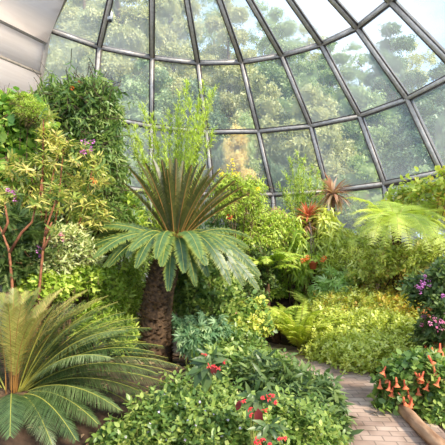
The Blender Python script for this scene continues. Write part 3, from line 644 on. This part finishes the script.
shrub('staghorn_vine', 'long leaved lime epiphyte hanging right of the mossy trunk', 'vine', [(326, 236, 7.4, 12, 22), (332, 260, 7.4, 12, 22), (322, 216, 7.5, 9, 10)], STRAP, .32, 160, 5, M_LIME, ratio=1.6, droop=.9, nstem=4)
# hanging pot
pp = P(313, 265, 6.75); hp = empty('hanging_pot', pp - np.array([0, 0, .07]), 'small terracotta pot of orange flowers hanging in front of the mossy trunk', 'flower pot')
q = MB(); lathe(q, [(0, -.07), (.05, -.07), (.07, .035), (.085, .035), (.085, .065), (.07, .065), (.065, .045), (0, .035)], pp); q.build('pot', plain('terracotta', (196, 92, 62), .8), hp)
q = MB(); hk = P(311, 230, 6.75)
for a_ in (0, 2.1, 4.2): tube(q, [pp + np.array([math.cos(a_) * .078, math.sin(a_) * .078, .06]), hk], .004, 4)
tube(q, [hk, (hk + ct) / 2 + np.array([0, 0, .03]), ct - np.array([0, 0, .06])], .01, 5)
q.build('hanger', GASK, hp)
q = MB(); foliage(q, [(pp + np.array([0, 0, .1]), np.array([.15, .1, .06]))], 26, 5, OVATE, .07, up=.6); q.build('foliage', M_YGREEN, hp)
for dx, dz in ((-.15, .1), (-.11, .13), (.17, .12), (-.19, .08), (.14, .09)): q = MB(); petal_ball(q, pp + np.array([dx, -.08, dz]), .05); q.build('flower', F_ORAN, hp)
# ---------------------------------------------------------------- tree fern and right back thicket
def treefern(label, c, y, tips, W):
    c = P(c[0], c[1], y); b = groundP(c[0], c[1]); root = empty('tree_fern', b, label, 'tree fern')
    q = MB(); tube(q, [b - np.array([0, 0, .03]), (b + c) / 2 + np.array([.03, 0, 0]), c], [.09, .075, .07], 10); q.build('trunk', rough_mat('fern trunk', (52, 36, 24), (104, 78, 52), 40, .95, .8), root)
    for u, v, dy, up in tips:
        tip = P(u, v, y + dy); o_ = tip - c; h = np.array([o_[0], o_[1], 0]); frond(root, c, c + h * .5 + np.array([0, 0, up + max(0, o_[2]) * .6]), tip, W, 30, M_TREEFERN, M_RACHIS, leaf=PINNA, vee=.02, fwd=.25, start=.16, rr=.009, hang=.1, taper=2.0)
treefern('tree fern with a wide crown of pale yellow green fronds near the right edge', (396, 226), 6.3,
         [(345, 198, .3, .25), (352, 214, -.3, .3), (362, 236, -.7, .3), (384, 246, -1.0, .35), (410, 248, -1.1, .4), (436, 244, -.8, .4), (452, 232, -.3, .35), (456, 214, .2, .3), (440, 206, .7, .3), (420, 204, 1.0, .3), (392, 206, 1.1, .3), (368, 208, .8, .3), (426, 236, -1.2, .4), (398, 240, -1.2, .4), (448, 222, -.6, .4), (374, 222, -.9, .35), (354, 226, -.5, .35), (430, 250, -.9, .4), (462, 244, -.2, .35), (412, 214, .3, .4), (384, 204, .4, .3), (446, 252, -1.0, .45), (372, 244, -.9, .4)], .4)
treefern('smaller tree fern with pale fronds behind the palmate leaf, left of the big tree fern', (356, 244), 7.4,
         [(330, 236, 0, .25), (338, 248, -.4, .25), (352, 254, -.7, .3), (368, 252, -.6, .3), (382, 244, -.2, .25), (378, 232, .4, .25), (362, 228, .8, .25), (340, 230, .6, .25)], .26)
shrub('glass_climber', 'climbing plant with yellow green and orange leaves along the glass at the right edge', 'vine',
      [(400, 196, 7.3, 16, 12), (424, 188, 6.9, 18, 14), (446, 184, 6.5, 14, 20), (412, 208, 7.1, 22, 12), (442, 208, 6.7, 14, 14)], BROAD, .14, 95, 6, leaf_mat('yellow and orange climber leaf', ((110, 136, 44), (150, 170, 60), (190, 196, 84), (206, 160, 76))), nstem=6, twig=.2)
shrub('back_shrub', 'green thicket behind the lime ground cover, below the tree ferns', 'shrub',
      [(350, 268, 7.4, 24, 18), (380, 266, 7.2, 26, 18), (412, 262, 6.8, 26, 20), (440, 256, 6.4, 18, 20), (396, 262, 6.0, 20, 16), (372, 272, 6.5, 22, 14), (424, 270, 5.8, 20, 14), (474, 262, 5.8, 26, 24)], OVATE, .11, 760, 7, leaf_mat('warm mixed leaf', ((96, 122, 44), (146, 160, 66), (190, 194, 98), (196, 146, 84))), nstem=10)
shrub('lime_shrub', 'loose lime yellow shrub around the foot of the smaller tree fern', 'shrub',
      [(350, 256, 7.0, 22, 14), (366, 240, 7.3, 30, 13), (334, 246, 7.8, 16, 16), (376, 262, 6.6, 22, 14), (408, 258, 5.9, 20, 14), (436, 250, 5.7, 18, 16)], LANCE, .11, 420, 7, M_LIME, nstem=6, droop=.3)
shrub('palmate_plant', 'plant with pale green fingered leaves at the top left of the ground cover', 'plant', [(338, 284, 6.7, 12, 10), (350, 276, 6.9, 10, 8), (322, 288, 6.8, 8, 8)], PALM, .3, 26, 3, leaf_mat('pale palmate leaf', ((120, 158, 70), (160, 188, 104), (190, 208, 140))), twig=.14, nstem=4, stemmat=GREENSTEM, droop=.2)
# lime ground cover: one uncountable carpet
q = MB(); cov = [blob(u, v, y, ru, rv, ry) for u, v, y, ru, rv, ry in
    [(330, 352, 5.35, 22, 20, .3), (358, 356, 5.0, 24, 20, .3), (384, 352, 4.9, 20, 18, .3), (320, 334, 5.8, 20, 20, .35), (346, 332, 5.7, 28, 20, .4), (376, 330, 5.5, 26, 20, .4), (402, 336, 5.2, 20, 20, .4),
     (334, 314, 6.3, 26, 18, .45), (364, 310, 6.2, 28, 18, .45), (396, 312, 5.9, 24, 18, .45), (420, 318, 5.5, 18, 18, .4), (350, 296, 6.8, 22, 12, .4), (380, 294, 6.7, 26, 12, .45), (410, 292, 6.3, 22, 14, .4)]]
foliage(q, cov[:9], 5200, 6, OVATE, .052, twig=.08, up=.8, inner=.7, back=.3); o = q.build('ground_cover', M_LIME)
tag(o, 'dense carpet of lime yellow leaves sloping up beside the brick path', 'ground cover', kind='stuff')
q = MB(); foliage(q, cov[7:], 3200, 6, OVATE, .052, twig=.08, up=.8, inner=.7, back=.3); o = q.build('ground_cover', M_LIMEO)
tag(o, 'rust flecked yellow green leaf carpet on the upper slope behind the lime carpet', 'ground cover', kind='stuff')
# ---------------------------------------------------------------- right edge shrubs
shrub('flowering_shrub', 'tall dark leaved shrub with magenta and pink flowers at the right edge', 'shrub',
      [(430, 290, 4.3, 22, 18), (444, 318, 4.1, 22, 26), (428, 334, 4.3, 14, 18), (418, 284, 4.5, 14, 10), (446, 276, 4.2, 16, 16), (478, 306, 4.3, 26, 34), (500, 330, 4.2, 24, 30)], OVATE, .1, 560, 6, M_DARK, nstem=6, stemmat=DARKSTEM,
      flowers=[(418, 286, 'spray', .06, F_PURP), (426, 283, 'spray', .055, F_PURP), (438, 326, 'spray', .075, F_PINK), (443, 320, 'spray', .06, F_PINK), (422, 325, 'ball', .025, F_PINK), (425, 310, 'spray', .06, F_ORAN), (429, 349, 'spray', .05, F_CORAL), (442, 346, 'spray', .05, F_CORAL), (424, 317, 'ball', .03, F_PURP), (443, 296, 'ball', .025, F_PURP)])
TR = [(384, 380), (390, 388), (393, 394), (398, 399), (386, 373), (432, 354), (440, 350), (443, 360), (428, 362), (403, 403), (408, 402), (412, 405), (414, 378), (419, 380), (407, 396), (424, 378), (433, 372), (396, 384), (440, 384), (404, 386), (429, 388), (418, 392), (380, 386)]
shrub('trumpet_flower_bush', 'broad leaved bush with hanging coral orange trumpet flowers at the right path edge', 'shrub',
      [(404, 374, 3.75, 22, 16), (424, 368, 3.7, 20, 18), (440, 362, 3.8, 14, 14), (440, 386, 3.6, 16, 24), (400, 398, 3.75, 20, 18), (424, 402, 3.65, 18, 18), (388, 394, 3.8, 12, 14)], BROAD, .1, 300, 6, M_MID, nstem=8, up=.5, droop=.15,
      flowers=[(u, v - 7, 'tube', .085, F_CORAL) for u, v in TR])
# log along the bed edge
lg = MB(); yl = 3.35; pts = [np.array([*P(u, 420, y)[:2], 0]) for u, y in ((402, 3.62), (411, 3.45), (421, 3.25), (434, 3.05), (452, 2.85))]
for p_ in pts: p_[2] = float(ground(p_[0], p_[1])) + .055
tube(lg, pts, [.05, .056, .052, .056, .05], 12)
o = lg.build('log', rough_mat('weathered wood', (128, 92, 66), (190, 152, 118), 14, .9, .6, stretch=(1, .3, 1))); tag(o, 'weathered brown log edging the bed at the bottom right', 'log')
OUTL = .9
# ---------------------------------------------------------------- foreground bed
shrub('low_bedding_plant', 'mass of small bright green leaves with tiny lilac flowers at the bottom middle', 'plant',
      [(165, 420, 2.75, 34, 24), (205, 424, 2.65, 34, 30), (245, 432, 2.6, 32, 28), (285, 428, 2.75, 30, 28), (180, 398, 3.0, 22, 18), (220, 402, 2.95, 24, 20), (312, 436, 2.75, 20, 22)], OVATE, .062, 1300, 7, M_SMALL, inner=.35, nstem=10, srad=.006, stemmat=GREENSTEM, twig=.09, up=.9,
      flowers=[(u, v, 'star', .0105, F_LIL) for u, v in ((165, 395), (177, 404), (186, 407), (200, 402), (172, 431), (196, 425), (214, 414), (228, 420), (206, 440), (240, 428), (185, 440), (166, 440), (159, 412), (222, 436), (205, 411), (188, 420), (256, 442), (270, 430), (150, 424), (212, 427))])
shrub('low_bedding_plant', 'patch of small leaves at the very bottom below the left cycad fronds', 'plant',
      [(126, 438, 2.65, 22, 14), (148, 436, 2.7, 18, 16)], OVATE, .065, 240, 7, M_SMALL, nstem=6, srad=.006, stemmat=GREENSTEM, flowers=[(u, v, 'star', .0105, F_LIL) for u, v in ((126, 437), (138, 440), (148, 432))])
shrub('rosette_leaved_shrub', 'shrub of glossy dark pointed leaves leaning over the left edge of the path', 'shrub',
      [(282, 382, 3.4, 24, 16), (306, 390, 3.4, 22, 18), (326, 404, 3.2, 16, 18), (262, 374, 3.6, 20, 14), (300, 414, 3.1, 26, 22), (332, 424, 3.05, 12, 14)], LANCE, .14, 380, 7, M_DARK, spread=1.4, twig=.07, nstem=8, ratio=1.15)
shrub('rosette_leaved_shrub', 'green pointed leaved bush behind the red flowers, in front of the far path', 'shrub',
      [(222, 366, 3.9, 22, 14), (246, 368, 3.8, 20, 14), (270, 362, 4.1, 16, 10)], LANCE, .12, 240, 7, M_SMALL, spread=1.3, twig=.07, nstem=6, ratio=1.2)
def redplant(label, y, leaves, fl, base):
    b = groundP(*P(base, 400, y)[:2]); root = empty('red_flowered_plant', b, label, 'plant'); q = MB(); st = MB()
    for u, v, tu, tv, s in leaves:
        a_, t = P(u, v, y), P(tu, tv, y - .06); L_ = np.linalg.norm(t - a_)
        side = nrm(np.cross(t - a_, (0, -1, .4)))
        for sc_, dz, tw_ in ((1, 0, 0), (.8, .02, .5), (.62, .035, -.6)):
            d_ = t - a_ + side * tw_ * L_ * .8 + np.array([0, -.25 * L_, .12 * L_])
            place(q, leaf_tpl(.5, .5, .22), a_[None] + np.array([0, R.rand() * .03, dz]), d_[None], np.array([[R.randn() * .25, -.7, .7]]), L_ * sc_, L_ * s * sc_)
    for u, v in {(l[0], l[1]) for l in leaves}:
        t = P(u, v, y); tube(st, bez(b + np.array([R.randn() * .05, .12, -.03]), (b + t) / 2 + np.array([0, .1, .1]), t, 8), np.linspace(.006, .003, 8), 5)
    q.build('foliage', M_BIGDK, root); st.build('stem', GREENSTEM, root)
    for u, v in fl:
        f = MB(); k = 7; p_ = P(u, v, y - .06); d = nrm(R.randn(k, 3) * .8 + np.array([.5, -.5, -.3])); place(f, NARROW, np.repeat(p_[None], k, 0), d, (0, -.5, 1.), .024, .042); f.build('flower', F_RED, root)
    return root
r_ = redplant('plant with big dull leaves and red flowers right of the left cycad frond tips', 2.65,
         [(209, 360, 200, 377, .95), (211, 361, 220, 381, .8), (206, 366, 192, 386, .95), (209, 362, 195, 356, .8), (213, 360, 228, 366, .6), (207, 368, 206, 394, 1.0), (212, 364, 226, 356, .7), (204, 366, 188, 372, .8)],
         [(209, 366), (213, 365), (218, 368), (204, 354), (224, 361)], 206)
q = MB(); place(q, leaf_tpl(.5, .4, .25), P(213, 364, 2.62)[None], np.array([[.1, -.1, -1.]]), np.array([[0, -1., .3]]), .085); q.build('old_leaf', M_MAROON, r_)
r_ = redplant('plant with maroon backed leaves and red flowers in the middle of the front bed', 2.3,
         [(254, 402, 246, 418, 1.0), (256, 402, 262, 418, 1.0), (252, 400, 238, 404, .8), (260, 400, 274, 406, .8), (256, 398, 266, 390, .8), (250, 398, 242, 392, .7), (262, 402, 276, 396, .7)],
         [(249, 408), (250, 414), (268, 398), (272, 394), (265, 410), (243, 400), (274, 402), (262, 396)], 256)
q = MB(); place(q, leaf_tpl(.5, .4, .25), P(258, 408, 2.24)[None], np.array([[.05, -.1, -1.]]), np.array([[0, -1., .3]]), .11); q.build('old_leaf', M_MAROON, r_); q = MB(); place(q, leaf_tpl(.5, .4, .25), P(240, 400, 2.26)[None], np.array([[-.3, -.1, -1.]]), np.array([[0, -1., .3]]), .07); q.build('old_leaf', M_MAROON, r_)
redplant('red flowered plant lowest in the front bed at the bottom edge', 2.15,
         [(268, 432, 256, 438, .9), (270, 432, 284, 440, .9), (268, 432, 268, 448, 1.0), (272, 430, 286, 428, .7), (266, 430, 252, 428, .7)], [(262, 438), (258, 442), (278, 438), (284, 437), (268, 443), (255, 440)], 268)
shrub('low_bedding_plant', 'bushy green plant with scattered red flowers left of the brick path at the bottom', 'plant',
      [(322, 432, 2.95, 16, 18), (300, 444, 2.75, 18, 16)], OVATE, .065, 160, 7, M_SMALL, nstem=4, srad=.006, stemmat=GREENSTEM, flowers=[(293, 419, 'spike', .03, F_RED), (308, 424, 'spike', .025, F_RED)])
shrub('edge_plant', 'low plant with reddish green leaves on the mulch beside the log at bottom right', 'plant', [(440, 418, 3.5, 12, 12)], OVATE, .07, 70, 6, M_MID, nstem=4)
OUTL = .3
# fallen leaves
n = 900; x = R.rand(n) * 5 - 1.8; y = 2.2 + R.rand(n) * 4.5; k = path_dist(x, y) > .58; x, y = x[k], y[k]; q = MB()
place(q, DIA, np.stack([x, y, ground(x, y) + .008], 1), R.randn(len(x), 3) * np.array([1, 1, .05]), (0, 0, 1.), .05); o = q.build('leaf_litter', leaf_mat('dead leaf', ((96, 64, 42), (150, 110, 74), (176, 140, 104)), None, .1, .8)); tag(o, 'scattered dry brown leaves on the soil', 'leaf litter', kind='stuff')

# small white camera on a rib
cp = P(110, 16, 9.05); cam_ = empty('security_camera', cp, 'small white camera box fixed to the dome rib at the upper left', 'camera')
q = MB(); box(q, cp + np.array([0, 0, .09]), cp - np.array([0, 0, .09]), .1, .1, (0, 1, 0)); q.build('housing', plain('white plastic', (236, 236, 232)), cam_)
q = MB(); tube(q, [cp + np.array([0, .0, .02]), cp + np.array([-.1, .25, .02])], .015, 6); q.build('bracket', GASK, cam_)
q = MB(); tube(q, [cp - np.array([0, 0, .085]), cp - np.array([0, .0, .13])], .04, 10); q.build('lens', plain('dark lens', (40, 40, 44), .2), cam_)

# ---------------------------------------------------------------- trees outside
T_OLIVE = leaf_mat('olive tree leaf', ((124, 132, 78), (166, 168, 108), (206, 200, 144)), None, .3)
T_GREEN = leaf_mat('soft green tree leaf', ((92, 120, 72), (134, 156, 98), (178, 188, 128)), None, .3)
T_DARK = leaf_mat('dark conifer leaf', ((64, 92, 64), (98, 124, 84), (136, 156, 110)), None, .25)
T_GOLD = leaf_mat('golden tree leaf', ((190, 170, 100), (216, 198, 126), (232, 210, 150)), None, .35)
T_LIGHT = leaf_mat('pale green tree leaf', ((130, 152, 84), (160, 178, 108), (188, 196, 134)), None, .35)
def tree(name, label, y, u, vtop, vbot, ru, mat, n, nb=26, size=.22, droop=.3, conic=.4, up=.1):
    zt = P(u, vtop, y)[2]; zb = P(u, vbot, y)[2]; s = y / F; x = (u - 222.5) * s; root = empty(name, (x, y, -.05), label, 'tree')
    blobs = []
    for i in range(nb):
        f = (i + .5) / nb; w = ru * s * (1 - conic * f) * (.55 + .45 * math.sin(math.pi * min(1, f * .9 + .12)))
        a_ = i * 2.4 + R.rand(); o_ = w * .62; r = w * (.42 + .2 * R.rand())
        blobs.append((np.array([x + math.cos(a_) * o_, y + math.sin(a_) * o_ * .8, zb + (zt - zb) * f - r * .3 * f]), np.array([r, r, max(r * .62, (zt - zb) / nb * .9)])))
    q = MB(); foliage(q, blobs, int(n * 3), 10, diamond_tpl(.5, .2, .05), size * .78, twig=size * 2.4, up=up, droop=droop, jitter=.45, inner=.5, back=.3); q.build('foliage', mat, root)
    q = MB(); tube(q, [(x, y, -.1), (x + .1, y, (zb + zt) * .35), (x, y, zt - (zt - zb) * .15)], [.26, .18, .05], 8)
    for c, r in blobs[::2]: tube(q, bez(np.array([x, y, c[2] - .8]), np.array([(x + c[0]) / 2, (y + c[1]) / 2, c[2] - .3]), c, 5), np.linspace(.07, .02, 5), 5)
    q.build('trunk', BARK, root)
    return root
tree('tree', 'tall olive tree outside the glass behind the white camera box', 18, 118, -60, 200, 52, T_OLIVE, 2600)
tree('tree', 'tall hazy tree outside between the two leftmost full ribs of the dome', 22, 172, -40, 210, 50, T_OLIVE, 2600)
tree('tree', 'dark tree outside filling the lower panes behind the willow like shrub', 17, 150, 62, 215, 52, T_GREEN, 2400)
tree('tree', 'dark green tree outside behind the top of the willow like shrub', 16, 200, 84, 215, 40, T_DARK, 1600)
tree('tree', 'feathery olive tree outside above the cycad crown', 23, 228, -6, 210, 46, T_OLIVE, 2600)
tree('tree', 'broad grey green tree outside at the top middle of the glass', 24, 282, 12, 210, 46, T_GREEN, 2600)
tree('tree', 'rounded tree outside whose top stands just under the sky, right of the middle', 25, 332, 44, 210, 42, T_GREEN, 2400)
tree('tree', 'dark tree outside with its crown against the sky at the upper right', 24, 392, 28, 210, 46, T_DARK, 2600)
tree('tree', 'tall dark tree outside at the right edge of the glass', 22, 452, 48, 210, 44, T_DARK, 2200)
tree('tree', 'olive branched tree outside behind the middle panes', 17, 262, 78, 210, 40, T_OLIVE, 1800)
tree('tree', 'tree with pale drooping branches outside right of the middle', 16, 312, 92, 210, 44, T_OLIVE, 2000)
tree('tree', 'grey green drooping tree outside behind the lower right panes', 17, 366, 90, 210, 44, T_GREEN, 2000)
tree('tree', 'dark low tree outside at the lower right panes', 15.5, 428, 104, 210, 44, T_DARK, 1800)
for u, y, vt, w_ in ((44, 27, -90, 64), (84, 26, -80, 50), (96, 30, -40, 60), (160, 31, -30, 56), (214, 32, -4, 52), (262, 33, 6, 50), (312, 33, 26, 48), (362, 32, 44, 50), (412, 32, 44, 50), (470, 30, 50, 50)):
    tree('tree', 'farthest hazy tree in the row outside, showing between the nearer crowns', y, u, vt, 215, w_, T_GREEN if u % 4 else T_OLIVE, 1500)['group'] = 'farthest trees outside the glass'
tree('tree', 'small golden tree outside just behind the glass above the yellow flowers', 13.2, 236, 128, 215, 20, T_GOLD, 900, 12, .14)
tree('tree', 'pointed pale tree outside beside the small golden tree', 13.6, 247, 116, 210, 15, T_LIGHT, 700, 12, .14, conic=.75)
tree('shrub', 'pale green bush outside behind the lower panes above the tree fern', 13.8, 364, 158, 222, 34, T_LIGHT, 1100, 10, .16)
tree('shrub', 'light green bush outside low behind the feathery bush', 13.4, 306, 172, 225, 30, T_LIGHT, 900, 10, .15)
tree('shrub', 'low green bush outside at the right end of the glass', 12.8, 428, 168, 225, 30, T_GREEN, 900, 10, .16)
tree('shrub', 'dark low bush outside under the middle panes behind the cycad crown', 14, 272, 160, 225, 34, T_DARK, 900, 10, .16)
tree('shrub', 'green low bush outside behind the lowest left panes', 14, 126, 150, 230, 40, T_GREEN, 1000, 10, .18)

for i, (u, y, vt, t_) in enumerate(((70, 15, 196, 'far left behind the climbing vine'), (178, 14.5, 196, 'behind the willow like shrub'), (222, 14.2, 196, 'left of the dome joint over the yellow flowers'), (336, 14.6, 186, 'behind the withered brown bromeliad'), (396, 14.2, 190, 'behind the big tree fern'), (470, 13.8, 180, 'past the right edge of the glass'))):
    tree('shrub', 'low hedge bush outside the lowest panes, ' + t_, y, u, vt, 262, 36, (T_GREEN, T_LIGHT)[i % 2], 900, 10, .15)

# ---------------------------------------------------------------- light, sky, camera
w = bpy.data.worlds.new('World'); bpy.context.scene.world = w; w.use_nodes = True; nt = w.node_tree; nt.nodes.clear(); N, L = nt.nodes.new, nt.links.new
tc = N('ShaderNodeTexCoord'); mp = N('ShaderNodeMapping'); mp.inputs['Scale'].default_value = (1, 1, 2.2); ns = N('ShaderNodeTexNoise'); ns.inputs['Scale'].default_value = 2.2; ns.inputs['Detail'].default_value = 7
rp = N('ShaderNodeValToRGB'); rp.color_ramp.elements[0].position = .4; rp.color_ramp.elements[0].color = lin((156, 192, 234)); rp.color_ramp.elements[1].position = .68; rp.color_ramp.elements[1].color = lin((238, 243, 252))
bg = N('ShaderNodeBackground'); bg.inputs['Strength'].default_value = 1.25; ow = N('ShaderNodeOutputWorld')
L(tc.outputs['Generated'], mp.inputs[0]); L(mp.outputs[0], ns.inputs['Vector']); L(ns.outputs[0], rp.inputs[0]); L(rp.outputs[0], bg.inputs[0]); L(bg.outputs[0], ow.inputs[0])
sun = bpy.data.lights.new('Sun', 'SUN'); sun.energy = 4.2; sun.angle = math.radians(8); sun.color = (1, .91, .76)
so = bpy.data.objects.new('Sun', sun); C.objects.link(so); so.location = (6, -4, 12)
from mathutils import Vector
so.rotation_euler = Vector((-.65, .6, -.7)).to_track_quat('-Z', 'Y').to_euler()
cd = bpy.data.cameras.new('Camera'); co = bpy.data.objects.new('Camera', cd); C.objects.link(co)
co.location = (0, 0, EYE); co.rotation_euler = (math.pi / 2, 0, 0); cd.sensor_width = 36; cd.lens = 36 * F / 445; cd.shift_y = (V0 - 222.5) / 445; cd.clip_end = 300; cd.clip_start = .05
sc = bpy.context.scene; sc.camera = co
sc.view_settings.view_transform = 'Standard'; sc.view_settings.look = 'None'; sc.view_settings.gamma = 1; sc.view_settings.exposure = .72
